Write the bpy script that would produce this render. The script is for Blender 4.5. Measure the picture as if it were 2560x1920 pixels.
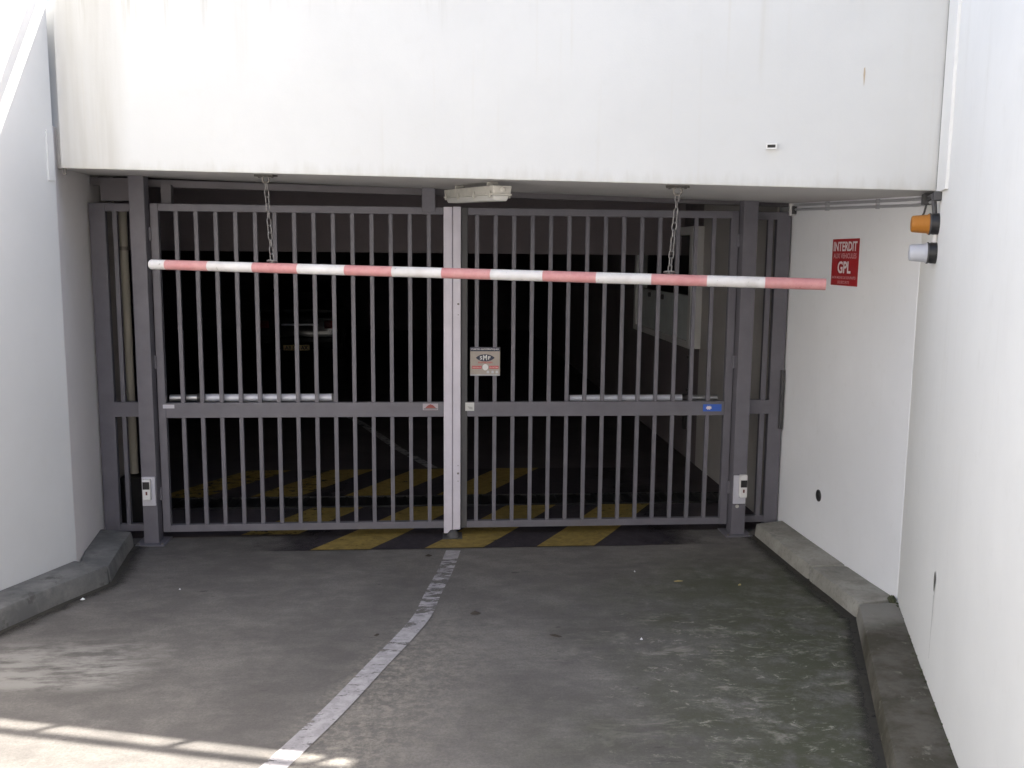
import bpy, bmesh, math, random
from mathutils import Vector, Matrix
random.seed(7)
PI = math.pi
for o in list(bpy.data.objects): bpy.data.objects.remove(o)
S = bpy.context.scene
COL = S.collection

# ---------------------------------------------------------------- camera
cam = bpy.data.objects.new('camera', bpy.data.cameras.new('camera'))
COL.objects.link(cam)
yaw, pitch, roll = -0.0828995, -0.1363306, -0.0092150
M3 = (Matrix.Rotation(yaw, 3, 'Z') @ Matrix.Rotation(pitch, 3, 'X') @ Matrix.Rotation(roll, 3, 'Y') @ Matrix.Rotation(PI/2, 3, 'X'))
cam.matrix_world = Matrix.Translation((-0.127174, -6.939985, 2.132302)) @ M3.to_4x4()
cam.data.sensor_width = 36.0
cam.data.lens = 36.0*2325.457/2560.0
cam.data.clip_start = 0.05; cam.data.clip_end = 500
S.camera = cam

# ---------------------------------------------------------------- light
SUN = Vector((0.674, 0.34, 1.0)).normalized()         # towards the sun
elev = math.asin(SUN.z); azim = math.atan2(SUN.x, SUN.y)
W = bpy.data.worlds.new('World'); S.world = W; W.use_nodes = True
nt = W.node_tree; bg = nt.nodes['Background']
sky = nt.nodes.new('ShaderNodeTexSky'); sky.sky_type = 'NISHITA'; sky.sun_disc = False
sky.sun_elevation = elev; sky.sun_rotation = azim
sky.dust_density = 4.0; sky.air_density = 1.0; sky.ozone_density = 1.0
nt.links.new(sky.outputs[0], bg.inputs[0]); bg.inputs[1].default_value = 0.108
sl = bpy.data.lights.new('sun', 'SUN'); sl.energy = 4.6; sl.angle = math.radians(0.5); sl.color = (1.0, 0.955, 0.89)
so = bpy.data.objects.new('sun', sl); COL.objects.link(so)
so.rotation_euler = SUN.to_track_quat('Z', 'Y').to_euler(); so.location = (8, 6, 14)
S.view_settings.view_transform = 'Standard'; S.view_settings.look = 'None'
S.view_settings.gamma = 1.0; S.view_settings.exposure = 2.0
S.render.engine = 'CYCLES'
S.cycles.max_bounces = 10; S.cycles.diffuse_bounces = 7

# ---------------------------------------------------------------- helpers
def gz(y):
    d = min(7.0, max(0.0, -y)); return .02*d + .008*d*d
def sof(x, y): return 2.615 - .0253*x + .0344*y        # underside of the lintel

class MB:
    def __init__(s): s.v = []; s.f = []; s.mi = []
    def add(s, vs, fs, mi=0):
        b = len(s.v); s.v += [tuple(v) for v in vs]
        for f in fs: s.f.append([b+i for i in f]); s.mi.append(mi)
        return s
    def obox(s, c, ax, ay, az, mi=0):                   # centre and half axes
        c = Vector(c); ax, ay, az = Vector(ax), Vector(ay), Vector(az)
        vs = [c+i*ax+j*ay+k*az for k in (-1, 1) for j in (-1, 1) for i in (-1, 1)]
        return s.add(vs, [(0,2,3,1),(4,5,7,6),(0,1,5,4),(2,6,7,3),(0,4,6,2),(1,3,7,5)], mi)
    def box(s, x0, x1, y0, y1, z0, z1, mi=0):
        return s.obox(((x0+x1)/2, (y0+y1)/2, (z0+z1)/2), ((x1-x0)/2,0,0), (0,(y1-y0)/2,0), (0,0,(z1-z0)/2), mi)
    def prism(s, poly, zb, zt, mi=0):                   # zb / zt: numbers or functions of x, y
        fb = zb if callable(zb) else (lambda x, y: zb)
        ft = zt if callable(zt) else (lambda x, y: zt)
        n = len(poly)
        vs = [(x, y, fb(x, y)) for x, y in poly] + [(x, y, ft(x, y)) for x, y in poly]
        fs = [tuple(range(n))[::-1], tuple(range(n, 2*n))] + [(i, (i+1) % n, n+(i+1) % n, n+i) for i in range(n)]
        return s.add(vs, fs, mi)
    def tube(s, pts, r, seg=12, cap=True, mi=0, closed=False):
        pts = [Vector(p) for p in pts]; n = len(pts); b = len(s.v)
        rr = r if isinstance(r, (list, tuple)) else [r]*n
        prev = None
        for i, p in enumerate(pts):
            if closed: t = pts[(i+1) % n]-pts[i-1]
            else: t = pts[min(i+1, n-1)]-pts[max(i-1, 0)]
            t.normalize()
            if prev is None:
                up = Vector((0,0,1)) if abs(t.z) < .9 else Vector((1,0,0))
                u = t.cross(up).normalized()
            else:
                u = (prev - t*prev.dot(t)).normalized()
            prev = u; w = t.cross(u)
            for k in range(seg):
                a = 2*PI*k/seg; s.v.append(tuple(p + rr[i]*(math.cos(a)*u + math.sin(a)*w)))
        for i in range(n if closed else n-1):
            j = (i+1) % n
            for k in range(seg):
                k2 = (k+1) % seg
                s.f.append([b+i*seg+k, b+i*seg+k2, b+j*seg+k2, b+j*seg+k]); s.mi.append(mi)
        if cap and not closed:
            s.f.append([b+k for k in range(seg)][::-1]); s.mi.append(mi)
            s.f.append([b+(n-1)*seg+k for k in range(seg)]); s.mi.append(mi)
        return s
    def lathe(s, o, axis, prof, seg=24, mi=0):           # prof: (distance along axis, radius)
        o = Vector(o); axis = Vector(axis).normalized()
        return s.tube([o+axis*d for d, r in prof], [max(r, 1e-4) for d, r in prof], seg, True, mi)
    def build(s, name, mat, parent=None, bevel=0, smooth=False, loc=None):
        me = bpy.data.meshes.new(name)
        org = Vector(loc) if loc is not None else (parent_loc(parent) if parent else Vector((0,0,0)))
        me.from_pydata([tuple(Vector(v)-org) for v in s.v], [], s.f)
        mats = mat if isinstance(mat, (list, tuple)) else [mat]
        for m in mats: me.materials.append(m)
        for p, m in zip(me.polygons, s.mi): p.material_index = m
        bm = bmesh.new(); bm.from_mesh(me)
        bmesh.ops.recalc_face_normals(bm, faces=bm.faces)
        if bevel:
            es = [e for e in bm.edges if e.is_manifold and e.calc_face_angle(0) > .5]
            bmesh.ops.bevel(bm, geom=es, offset=bevel, segments=2, profile=.6, affect='EDGES', clamp_overlap=True)
        bm.to_mesh(me); bm.free()
        if smooth:
            for p in me.polygons: p.use_smooth = True
            try: me.set_sharp_from_angle(angle=math.radians(40))
            except Exception: pass
        o = bpy.data.objects.new(name, me); COL.objects.link(o)
        if parent: o.parent = parent
        elif loc is not None: o.location = org
        return o
def parent_loc(p):
    v = Vector(p.location)
    while p.parent: p = p.parent; v = v+Vector(p.location)
    return v
def tag(o, label=None, cat=None, group=None, kind=None):
    if label: o['label'] = label
    if cat: o['category'] = cat
    if group: o['group'] = group
    if kind: o['kind'] = kind
    return o
def thing(name, loc, label, cat, group=None):
    o = bpy.data.objects.new(name, None); COL.objects.link(o); o.location = loc; o.empty_display_size = .1
    return tag(o, label, cat, group)
def text(name, body, mat, parent, origin, right, up, height, width=None, bold=0.0, lift=.0015, thick=.0006, align='CENTER'):
    cu = bpy.data.curves.new('txt', 'FONT'); cu.body = body; cu.size = 1.0; cu.align_x = align; cu.offset = bold; cu.extrude = 0
    cu.resolution_u = 3
    to = bpy.data.objects.new('txt', cu); COL.objects.link(to)
    dg = bpy.context.evaluated_depsgraph_get(); dg.update()
    me = bpy.data.meshes.new_from_object(to.evaluated_get(dg))
    bpy.data.objects.remove(to); bpy.data.curves.remove(cu)
    xs = [v.co.x for v in me.vertices]; ys = [v.co.y for v in me.vertices]
    cx, cy = (min(xs)+max(xs))/2, (min(ys)+max(ys))/2
    sy = height/(max(ys)-min(ys)); sx = (width/(max(xs)-min(xs))) if width else sy
    R_, U_ = Vector(right).normalized(), Vector(up).normalized(); N_ = R_.cross(U_)
    org = parent_loc(parent)
    for v in me.vertices:
        p = Vector(origin) + R_*(v.co.x-cx)*sx + U_*(v.co.y-cy)*sy + N_*lift - org
        v.co = p
    me.materials.clear(); me.materials.append(mat)
    o = bpy.data.objects.new(name, me); COL.objects.link(o); o.parent = parent
    return o

# ---------------------------------------------------------------- materials
def mat(name, col, rough=.7, metal=0, spec=None, bump=0, bscale=60, var=0, vscale=3, coat=0):
    m = bpy.data.materials.new(name); m.use_nodes = True
    n = m.node_tree.nodes; l = m.node_tree.links; b = n['Principled BSDF']
    b.inputs['Base Color'].default_value = (*col, 1); b.inputs['Roughness'].default_value = rough; b.inputs['Metallic'].default_value = metal
    if spec is not None: b.inputs['Specular IOR Level'].default_value = spec
    if coat: b.inputs['Coat Weight'].default_value = coat
    tc = n.new('ShaderNodeTexCoord')
    if bump:
        t = n.new('ShaderNodeTexNoise'); t.inputs['Scale'].default_value = bscale; t.inputs['Detail'].default_value = 4
        bp = n.new('ShaderNodeBump'); bp.inputs['Strength'].default_value = bump; bp.inputs['Distance'].default_value = .004
        l.new(tc.outputs['Object'], t.inputs['Vector']); l.new(t.outputs['Fac'], bp.inputs['Height']); l.new(bp.outputs[0], b.inputs['Normal'])
    if var:
        t = n.new('ShaderNodeTexNoise'); t.inputs['Scale'].default_value = vscale; t.inputs['Detail'].default_value = 6; t.inputs['Roughness'].default_value = .65
        r = n.new('ShaderNodeMapRange'); r.inputs['From Min'].default_value = .3; r.inputs['From Max'].default_value = .7
        r.inputs['To Min'].default_value = 1-var; r.inputs['To Max'].default_value = 1+var
        mx = n.new('ShaderNodeMix'); mx.data_type = 'RGBA'; mx.blend_type = 'MULTIPLY'; mx.inputs[0].default_value = 1
        mx.inputs[6].default_value = (*col, 1)
        l.new(tc.outputs['Object'], t.inputs['Vector']); l.new(t.outputs['Fac'], r.inputs['Value']); l.new(r.outputs[0], mx.inputs[7]); l.new(mx.outputs[2], b.inputs['Base Color'])
    return m

class NT:                                                # small node-building helper
    def __init__(s, name):
        s.m = bpy.data.materials.new(name); s.m.use_nodes = True; s.t = s.m.node_tree; s.b = s.t.nodes['Principled BSDF']
        g = s.t.nodes.new('ShaderNodeNewGeometry'); s.pos = g.outputs['Position']
        sp = s.t.nodes.new('ShaderNodeSeparateXYZ'); s.t.links.new(s.pos, sp.inputs[0]); s.x, s.y, s.z = sp.outputs
    def noise(s, scale, detail=5, rough=.6, stretch=(1,1,1), off=(0,0,0), dist=0):
        mp = s.t.nodes.new('ShaderNodeMapping'); mp.inputs['Scale'].default_value = stretch; mp.inputs['Location'].default_value = off
        s.t.links.new(s.pos, mp.inputs[0])
        n = s.t.nodes.new('ShaderNodeTexNoise'); n.inputs['Scale'].default_value = scale; n.inputs['Detail'].default_value = detail
        n.inputs['Roughness'].default_value = rough; n.inputs['Distortion'].default_value = dist
        s.t.links.new(mp.outputs[0], n.inputs['Vector']); return n.outputs['Fac']
    def ramp(s, v, a, b, lo=0, hi=1):
        r = s.t.nodes.new('ShaderNodeMapRange'); r.interpolation_type = 'SMOOTHSTEP'
        for k, q in (('From Min', a), ('From Max', b), ('To Min', lo), ('To Max', hi)): r.inputs[k].default_value = q
        s.t.links.new(v, r.inputs['Value']); return r.outputs[0]
    def math(s, op, a, b=None):
        n = s.t.nodes.new('ShaderNodeMath'); n.operation = op
        for i, q in enumerate((a, b)):
            if q is None: continue
            if isinstance(q, (int, float)): n.inputs[i].default_value = q
            else: s.t.links.new(q, n.inputs[i])
        return n.outputs[0]
    def mix(s, f, a, b, mode='MIX'):
        n = s.t.nodes.new('ShaderNodeMix'); n.data_type = 'RGBA'; n.blend_type = mode
        if isinstance(f, (int, float)): n.inputs[0].default_value = f
        else: s.t.links.new(f, n.inputs[0])
        for i, q in ((6, a), (7, b)):
            if isinstance(q, tuple): n.inputs[i].default_value = (*q, 1)
            else: s.t.links.new(q, n.inputs[i])
        return n.outputs[2]
    def bump(s, h, strength, dist=.01, prev=None):
        b = s.t.nodes.new('ShaderNodeBump'); b.inputs['Strength'].default_value = strength; b.inputs['Distance'].default_value = dist
        s.t.links.new(h, b.inputs['Height'])
        if prev: s.t.links.new(prev, b.inputs['Normal'])
        return b.outputs[0]
    def out(s, col, rough=.85, normal=None, spec=.3):
        s.t.links.new(col, s.b.inputs['Base Color']); s.b.inputs['Roughness'].default_value = rough; s.b.inputs['Specular IOR Level'].default_value = spec
        if normal: s.t.links.new(normal, s.b.inputs['Normal'])
        return s.m
    def alpha(s, a): s.t.links.new(a, s.b.inputs['Alpha'])

def wall_mat(name, col=(.80,.80,.79), streak=.5, seed=0, band=None, grime=None):
    k = NT(name)
    c = k.mix(k.ramp(k.noise(1.3, 6, .6, off=(seed,0,0)), .35, .7), tuple(v*.955 for v in col), col)
    c = k.mix(k.math('MULTIPLY', k.ramp(k.noise(9, 8, .7, off=(seed,3,0)), .55, .75), .12), c, (.55,.53,.48))
    drips = k.ramp(k.noise(5.5, 5, .55, stretch=(1,1,.035), off=(seed,1,0)), .56, .78)       # rain runs
    broken = k.ramp(k.noise(2.2, 4, .6, stretch=(1,1,.5), off=(seed,7,0)), .4, .65)
    c = k.mix(k.math('MULTIPLY', k.math('MULTIPLY', drips, broken), streak*1.15), c, (.50,.47,.40))
    fine = k.ramp(k.noise(26, 3, .5, stretch=(1,1,.02), off=(seed,5,0)), .6, .8)
    c = k.mix(k.math('MULTIPLY', k.math('MULTIPLY', fine, broken), streak*.7), c, (.55,.51,.43))
    if band:                                            # old runs below the left end of the coping
        x0, x1 = band
        e = k.math('MULTIPLY', k.ramp(k.x, x0, x0+.10), k.ramp(k.x, x1, x1-.16))
        n = k.ramp(k.noise(8, 5, .6, stretch=(1,1,.08), off=(4,0,0)), .3, .7, .45, 1)
        c = k.mix(k.math('MULTIPLY', k.math('MULTIPLY', e, n), .9), c, (.46,.445,.41))
        top = k.ramp(k.math('ADD', k.z, k.math('MULTIPLY', k.noise(7, 4, .6, stretch=(1,1,.1), off=(9,0,0)), -.9)), 2.95, 3.4)
        sp = k.ramp(k.noise(16, 4, .6, stretch=(1,1,.06), off=(2,0,0)), .5, .72)
        c = k.mix(k.math('MULTIPLY', k.math('MULTIPLY', top, sp), k.ramp(k.x, 1.2, -1.0, .15, .8)), c, (.36,.34,.28))
        low = k.ramp(k.math('ADD', k.math('ADD', k.z, k.math('MULTIPLY', k.x, .0362)), k.math('MULTIPLY', k.noise(14, 5, .7, stretch=(1,1,.2), off=(6,0,0)), .22)), 2.74, 2.63)
        c = k.mix(k.math('MULTIPLY', low, .4), c, (.45,.43,.38))
    if grime:                                           # moss and splash along the foot of the wall
        h = k.math('SUBTRACT', k.z, k.math('ADD', k.math('MULTIPLY', k.y, -.085), grime))
        g = k.ramp(k.math('ADD', h, k.math('MULTIPLY', k.noise(7, 6, .7, off=(seed,0,2)), .22)), .20, .04)
        c = k.mix(k.math('MULTIPLY', g, .75), c, (.16,.16,.11))
    nrm = k.bump(k.noise(90, 4, .6), .12, .004)
    nrm = k.bump(k.noise(3.0, 3, .5, off=(seed,0,0)), .12, .02, nrm)
    return k.out(c, .9, nrm, .2)

M = {}
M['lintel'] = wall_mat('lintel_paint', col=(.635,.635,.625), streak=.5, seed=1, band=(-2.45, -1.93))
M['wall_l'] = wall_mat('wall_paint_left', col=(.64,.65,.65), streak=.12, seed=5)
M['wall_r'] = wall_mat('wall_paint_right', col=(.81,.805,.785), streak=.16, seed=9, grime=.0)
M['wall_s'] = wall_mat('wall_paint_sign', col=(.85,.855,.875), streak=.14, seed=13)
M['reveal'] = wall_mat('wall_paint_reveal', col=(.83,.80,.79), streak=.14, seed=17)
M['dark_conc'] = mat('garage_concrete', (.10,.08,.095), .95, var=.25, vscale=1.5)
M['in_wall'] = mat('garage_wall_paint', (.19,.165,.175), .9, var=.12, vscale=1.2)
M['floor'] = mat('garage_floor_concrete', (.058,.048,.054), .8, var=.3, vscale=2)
M['in_pale'] = mat('garage_pale_paint', (.50,.475,.46), .9, var=.1, vscale=1.5)  # cream at the left; on the right wall the paleness stands for daylight
M['gate'] = mat('gate_paint', (.145,.138,.158), .5, bump=.05, bscale=120, var=.10, vscale=7)
M['gate_in'] = mat('beam_paint', (.13,.12,.13), .6, var=.1, vscale=5)
M['alu'] = mat('pale_cover_strip', (.60,.565,.63), .42, var=.06, vscale=6)  # gate grey made pale: reflected sunlight on the meeting strip is in the colour
M['plate_dark'] = mat('rusty_plate', (.075,.068,.06), .7, var=.3, vscale=30)
M['chain'] = mat('chain_steel', (.20,.19,.185), .45, .6, var=.3, vscale=40)
M['galv'] = mat('galvanised', (.42,.42,.43), .42, .8, var=.18, vscale=25)
M['chrome'] = mat('bright_rod', (.60,.61,.68), .3, .15)
M['steel'] = mat('dull_steel', (.22,.20,.18), .5, .7, var=.25, vscale=40)
M['black'] = mat('black_plastic', (.018,.017,.018), .45)
M['dgrey'] = mat('dark_grey', (.07,.068,.07), .6)
M['white_pl'] = mat('white_plastic', (.72,.71,.70), .45)
M['off_pl'] = mat('aged_plastic', (.52,.50,.45), .5, var=.15, vscale=14)
M['pcell'] = mat('photocell_plate', (.54,.53,.58), .4)
M['pvc'] = mat('grey_conduit', (.40,.40,.42), .5, var=.08)
M['red_sign'] = mat('red_sign', (.40,.022,.026), .45, var=.05, vscale=9)
M['sign_white'] = mat('sign_lettering', (.74,.66,.66), .5)
M['pale_red'] = mat('sign_lettering_faded', (.62,.34,.35), .5)
M['joint'] = mat('joint_seal', (.16,.15,.14), .9, var=.3, vscale=30)
M['rail'] = mat('rail_paint', (.12,.12,.125), .6)
M['beige'] = mat('plate_beige', (.36,.31,.27), .5, var=.06, vscale=20)
M['navy'] = mat('plate_navy', (.03,.033,.06), .45)
M['plate_red'] = mat('plate_red', (.5,.06,.06), .5)
M['blue'] = mat('sticker_blue', (.04,.12,.5), .4)
M['glass_dark'] = mat('booth_glass', (.02,.022,.024), .08)
M['grey_panel'] = mat('booth_panel', (.62,.66,.66), .6, var=.1, vscale=4)
M['litter'] = mat('litter_paper', (.75,.75,.74), .8)
M['leaf'] = mat('dry_leaf', (.42,.34,.14), .8)
M['leafd'] = mat('dark_leaf', (.05,.04,.03), .8)
M['moss'] = mat('moss', (.07,.075,.04), .95, bump=.6, bscale=60, var=.4, vscale=30)
M['car'] = mat('car_paint', (.012,.012,.016), .25, coat=.6)
M['tyre'] = mat('tyre', (.02,.02,.02), .9)
M['yplate'] = mat('yellow_plate', (.80,.62,.30), .4)
M['tail'] = mat('tail_lamp', (.14,.012,.012), .2)

def lens(name, col, rough, trans):
    m = mat(name, col, rough); b = m.node_tree.nodes['Principled BSDF']
    b.inputs['Transmission Weight'].default_value = trans; b.inputs['IOR'].default_value = 1.3; return m
M['amber'] = lens('amber_lens', (.50,.20,.035), .4, .2)
M['clear'] = lens('frosted_lens', (.62,.63,.68), .35, .2)
M['diff'] = lens('lamp_diffuser', (.70,.69,.65), .4, .2)
e = mat('lamp_glow', (.9,.6,.3), .5); e.node_tree.nodes['Principled BSDF'].inputs['Emission Color'].default_value = (1,.62,.25,1); e.node_tree.nodes['Principled BSDF'].inputs['Emission Strength'].default_value = .22; M['glow'] = e

# painted, faded red-and-white tube
k = NT('bar_paint_white'); M['bar_w'] = k.out(k.mix(k.math('MULTIPLY', k.ramp(k.noise(34, 5, .75), .63, .70), .7), k.mix(k.ramp(k.noise(6,4,.6), .4, .7), (.70,.68,.67), (.60,.57,.55)), (.12,.10,.10)), .5)
k = NT('bar_paint_red'); M['bar_r'] = k.out(k.mix(k.math('MULTIPLY', k.ramp(k.noise(34, 5, .75, off=(3,0,0)), .64, .71), .65), k.mix(k.ramp(k.noise(9,6,.7), .35, .7), (.54,.235,.235), (.60,.31,.30)), (.14,.07,.07)), .5)

# driveway concrete
k = NT('driveway_concrete')
c = k.mix(k.ramp(k.noise(.9, 6, .6), .3, .7), (.150,.138,.127), (.226,.210,.190))
c = k.mix(k.ramp(k.noise(4.5, 7, .7, stretch=(1,1.5,1)), .38, .68), k.mix(1, c, (.74,.74,.75), 'MULTIPLY'), c)
c = k.mix(k.math('MULTIPLY', k.ramp(k.noise(85, 5, .8), .35, .68), .5), c, (.085,.08,.072))
# dark tyre / damp smears
c = k.mix(k.math('MULTIPLY', k.ramp(k.noise(2.2, 6, .7, stretch=(.6,1.6,1), off=(5,2,0)), .58, .74), .45), c, (.075,.07,.07))
# moss: the right half, growing in blotches
mx_ = k.math('ADD', k.math('ADD', k.x, k.math('MULTIPLY', k.y, -.22)), k.math('MULTIPLY', k.noise(1.6, 5, .65, off=(2,8,0)), 2.4))
moss = k.math('MULTIPLY', k.ramp(mx_, 1.9, 3.6), k.ramp(k.noise(5, 7, .75, off=(8,1,0)), .30, .56))
moss = k.math('MULTIPLY', moss, k.ramp(k.y, -.3, -1.2))
c = k.mix(k.math('MULTIPLY', moss, .85), c, (.060,.066,.036))
# worn pale patches where the skin of the concrete has gone, stretched across the ramp
fl = k.noise(3.2, 8, .75, stretch=(1, 1.9, 1), off=(1.5,.7,0), dist=.4)
area = k.math('MULTIPLY', k.ramp(k.y, -1.2, -2.5), k.ramp(k.math('ADD', k.x, k.math('MULTIPLY', k.noise(2.5, 4, .6, off=(7,7,0)), .9)), .75, 1.75, .06, 1))
c = k.mix(k.math('MULTIPLY', k.math('MULTIPLY', k.ramp(fl, .535, .69), area), .72), c, (.34,.315,.27))
fl2 = k.noise(10, 7, .8, stretch=(1, 1.35, 1), off=(4,.2,0), dist=.5)
c = k.mix(k.math('MULTIPLY', k.math('MULTIPLY', k.ramp(fl2, .555, .70), area), .90), c, (.44,.41,.35))
# crumbly strip just right of the painted line
ln = k.math('ADD', k.x, k.math('MULTIPLY', k.y, -.27))
near = k.math('MULTIPLY', k.math('MULTIPLY', k.ramp(ln, .05, .25), k.ramp(ln, 1.0, .35)), k.ramp(k.y, -1.3, -2.6))
c = k.mix(k.math('MULTIPLY', k.math('MULTIPLY', k.ramp(k.noise(22, 7, .8), .42, .66), near), .62), c, (.33,.30,.25))
# pale cement skim at the left
bx = k.math('MULTIPLY', k.ramp(k.math('ADD', k.x, k.math('MULTIPLY', k.noise(4, 6, .7, stretch=(.6,2,1)), .9)), -1.0, -1.35), k.math('MULTIPLY', k.ramp(k.y, -2.75, -2.6), k.ramp(k.y, -1.9, -2.25)))
c = k.mix(k.math('MULTIPLY', k.math('MULTIPLY', bx, k.ramp(k.noise(6, 6, .7, stretch=(.7,2,1)), .36, .6)), .75), c, (.33,.315,.285))
# oil and rubber spots
c = k.mix(k.math('MULTIPLY', k.ramp(k.noise(7.5, 3, .5, stretch=(1,2,1), off=(3,9,0)), .70, .76), .6), c, (.05,.045,.045))
# hairline crack field
nrm = k.bump(k.noise(70, 6, .7), .35, .006); nrm = k.bump(k.noise(8, 5, .6), .25, .015, nrm)
M['drive'] = k.out(c, .88, nrm, .3)

def paint_mat(name, col, worn_lo, worn_hi, scale=9, stretch=(1,1.7,1), extra=None, off=(0,0,0), fade=None):
    k = NT(name)
    c = k.mix(k.ramp(k.noise(14, 6, .7), .35, .65), tuple(v*.72 for v in col), col)
    c = k.mix(k.math('MULTIPLY', k.ramp(k.noise(45, 4, .7, off=(1,1,0)), .58, .68), .5), c, (.10,.095,.09))
    a = k.noise(scale, 7, .72, stretch=stretch, off=off)
    if extra: a = k.math('ADD', a, extra(k))
    k.out(c, .8, None, .3); al = k.ramp(a, worn_lo, worn_hi)
    if fade: al = k.math('MULTIPLY', al, fade(k))
    k.alpha(al); return k.m
M['line'] = paint_mat('line_paint', (.40,.38,.385), .34, .45, 9, (1,2.2,1),
    lambda k: k.math('MULTIPLY', k.math('MULTIPLY', k.ramp(k.y, -.50, -.75), k.ramp(k.y, -2.0, -1.5)), -.10))
M['line_in'] = paint_mat('line_paint_inside', (.35,.34,.36), .4, .5)

def hatch_fade(k):                                      # the black paint has worn thin towards both posts
    xx = k.math('ADD', k.x, k.math('MULTIPLY', k.math('SUBTRACT', k.noise(3, 5, .65), .5), .9))
    return k.math('MULTIPLY', k.ramp(xx, -1.6, -.8, 0), k.ramp(xx, 2.1, 1.35, 0))
M['yellow'] = paint_mat('hatch_yellow', (.30,.215,.06), .27, .42, 8, off=(2,0,0), extra=lambda k: k.math('MULTIPLY', k.ramp(k.x, -.8, -1.3), -.08))
M['hatch_black'] = paint_mat('hatch_black', (.042,.035,.042), .16, .36, 5, fade=hatch_fade)

k = NT('kerb_concrete')
c = k.mix(k.ramp(k.noise(3, 6, .65), .35, .68), (.27,.258,.225), (.39,.375,.335))
c = k.mix(k.math('MULTIPLY', k.ramp(k.noise(40, 5, .7), .5, .68), .4), c, (.16,.15,.13))
c = k.mix(k.math('MULTIPLY', k.ramp(k.noise(5, 6, .7, off=(4,4,0)), .55, .7), .5), c, (.15,.145,.125))
nk = k.bump(k.noise(60, 5, .7), .4, .006)
M['kerb'] = k.out(c, .9, nk, .25)
k = NT('kerb_mossy')
c = k.mix(k.ramp(k.noise(4, 7, .7), .38, .65), (.072,.066,.048), (.135,.122,.10))
c = k.mix(k.math('MULTIPLY', k.ramp(k.noise(9, 6, .75, stretch=(1.5,1,1), off=(2,0,0)), .58, .68), .6), c, (.30,.28,.23))
up_ = k.math('ADD', k.y, k.math('MULTIPLY', k.noise(3, 5, .7), .5))
c = k.mix(k.ramp(up_, -2.25, -1.85, 0, .8), c, (.33,.315,.28))
nk = k.bump(k.noise(60, 5, .7), .5, .008)
M['kerb_m'] = k.out(c, .92, nk, .2)
k = NT('kerb_grey')
c = k.mix(k.ramp(k.noise(3, 7, .68), .35, .65), (.13,.13,.125), (.235,.23,.215))
c = k.mix(k.math('MULTIPLY', k.ramp(k.noise(6, 6, .7, off=(4,4,0)), .56, .66), .6), c, (.07,.068,.06))
nk = k.bump(k.noise(60, 5, .7), .4, .006)
M['kerb_g'] = k.out(c, .9, nk, .25)

# ---------------------------------------------------------------- ground
xs = [-60,-30,-15,-9] + [-6+.4*i for i in range(31)] + [9,15,30,60]
ys = [-70,-40,-20,-12] + [-8+.2*i for i in range(61)] + [6,9,14,22,40,70]
b = MB(); nx = len(xs)
b.v = [(x, y, gz(y)) for y in ys for x in xs]
for j in range(len(ys)-1):
    for i in range(nx-1):
        b.f.append([j*nx+i, j*nx+i+1, (j+1)*nx+i+1, (j+1)*nx+i]); b.mi.append(0)
tag(b.build('driveway_ground', M['drive'], smooth=True), 'weathered grey concrete ramp with moss and worn pale patches', 'ground', kind='structure')

def strip(name, pts, w, m, h=.004, smooth=False):                     # a painted band following points on the ground
    b = MB(); P = [Vector((p[0], p[1])) for p in pts]; Q = []
    if smooth:
        ext = [2*P[0]-P[1]]+P+[2*P[-1]-P[-2]]; R2 = []
        for a, b_, c, d in zip(ext[:-3], ext[1:-2], ext[2:-1], ext[3:]):
            for i in range(5):
                u = i/5; R2.append(.5*((2*b_)+(c-a)*u+(2*a-5*b_+4*c-d)*u*u+(3*b_-a-3*c+d)*u**3))
        P = R2+[P[-1]]
    for a, c in zip(P[:-1], P[1:]):
        n = max(1, int((c-a).length/.12))
        Q += [a+(c-a)*i/n for i in range(n)]
    Q.append(P[-1])
    for i, q in enumerate(Q):
        t = (Q[min(i+1, len(Q)-1)]-Q[max(i-1, 0)]).normalized(); s_ = Vector((t.y, -t.x))*w/2
        for sg in (-1, 1):
            p = q+s_*sg; b.v.append((p.x, p.y, gz(p.y)+h))
    for i in range(len(Q)-1): b.f.append([2*i, 2*i+1, 2*i+3, 2*i+2]); b.mi.append(0)
    return b.build(name, m)
tag(strip('lane_line', [(0,-.40),(-.06,-.85),(-.145,-1.35),(-.205,-1.75),(-.30,-2.1),(-.42,-2.48),(-.575,-3.0),(-.725,-3.45),(-.98,-4.2),(-1.5,-5.7),(-2.1,-7.4)], .105, M['line'], smooth=True),
    'worn white painted centre line curving up the ramp', 'road marking', kind='structure')
tag(strip('inside_lane_line', [(-.15,2.3),(-.55,3.3),(-1.06,4.85),(-1.9,7)], .10, M['line_in']), 'faint white line on the garage floor behind the gate', 'road marking', kind='structure')

def hatchgrid(name, x0, x1, y0, y1, m, h, slant=.586):
    b = MB(); n = 6
    for j in range(n+1):
        y = y0+(y1-y0)*j/n; d = slant*(y-(-.31))
        for x in (x0, x1): b.v.append((x+d, y, gz(y)+h))
    for j in range(n): b.f.append([2*j, 2*j+1, 2*j+3, 2*j+2]); b.mi.append(0)
    return b
b = MB()
for y0, y1 in ((-.345,.83),(1.20,2.25)):
    q = hatchgrid('q', -1.95, 2.35, y0, y1, None, .004, 0); b.add(q.v, q.f)
tag(b.build('hatch_panel', M['hatch_black']), 'black painted panel under the yellow hatching at the gate', 'road marking', kind='structure')
b = MB()
for y0, y1 in ((-.345,.83),(1.20,2.25)):
    for i in range(-3, 3):
        x0 = -1.013+.823*i
        if y0 > 1 and i > 0: continue
        if y0 < 1 and (i < -1 or i > 2): continue
        ya = .08 if (i == -1 and y0 < 1) else y0
        q = hatchgrid('q', x0, x0+.43, ya, y1, None, .008); b.add(q.v, q.f)
tag(b.build('hatch_stripes', M['yellow']), 'slanted yellow warning stripes painted under the gate', 'road marking', kind='structure')

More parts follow.
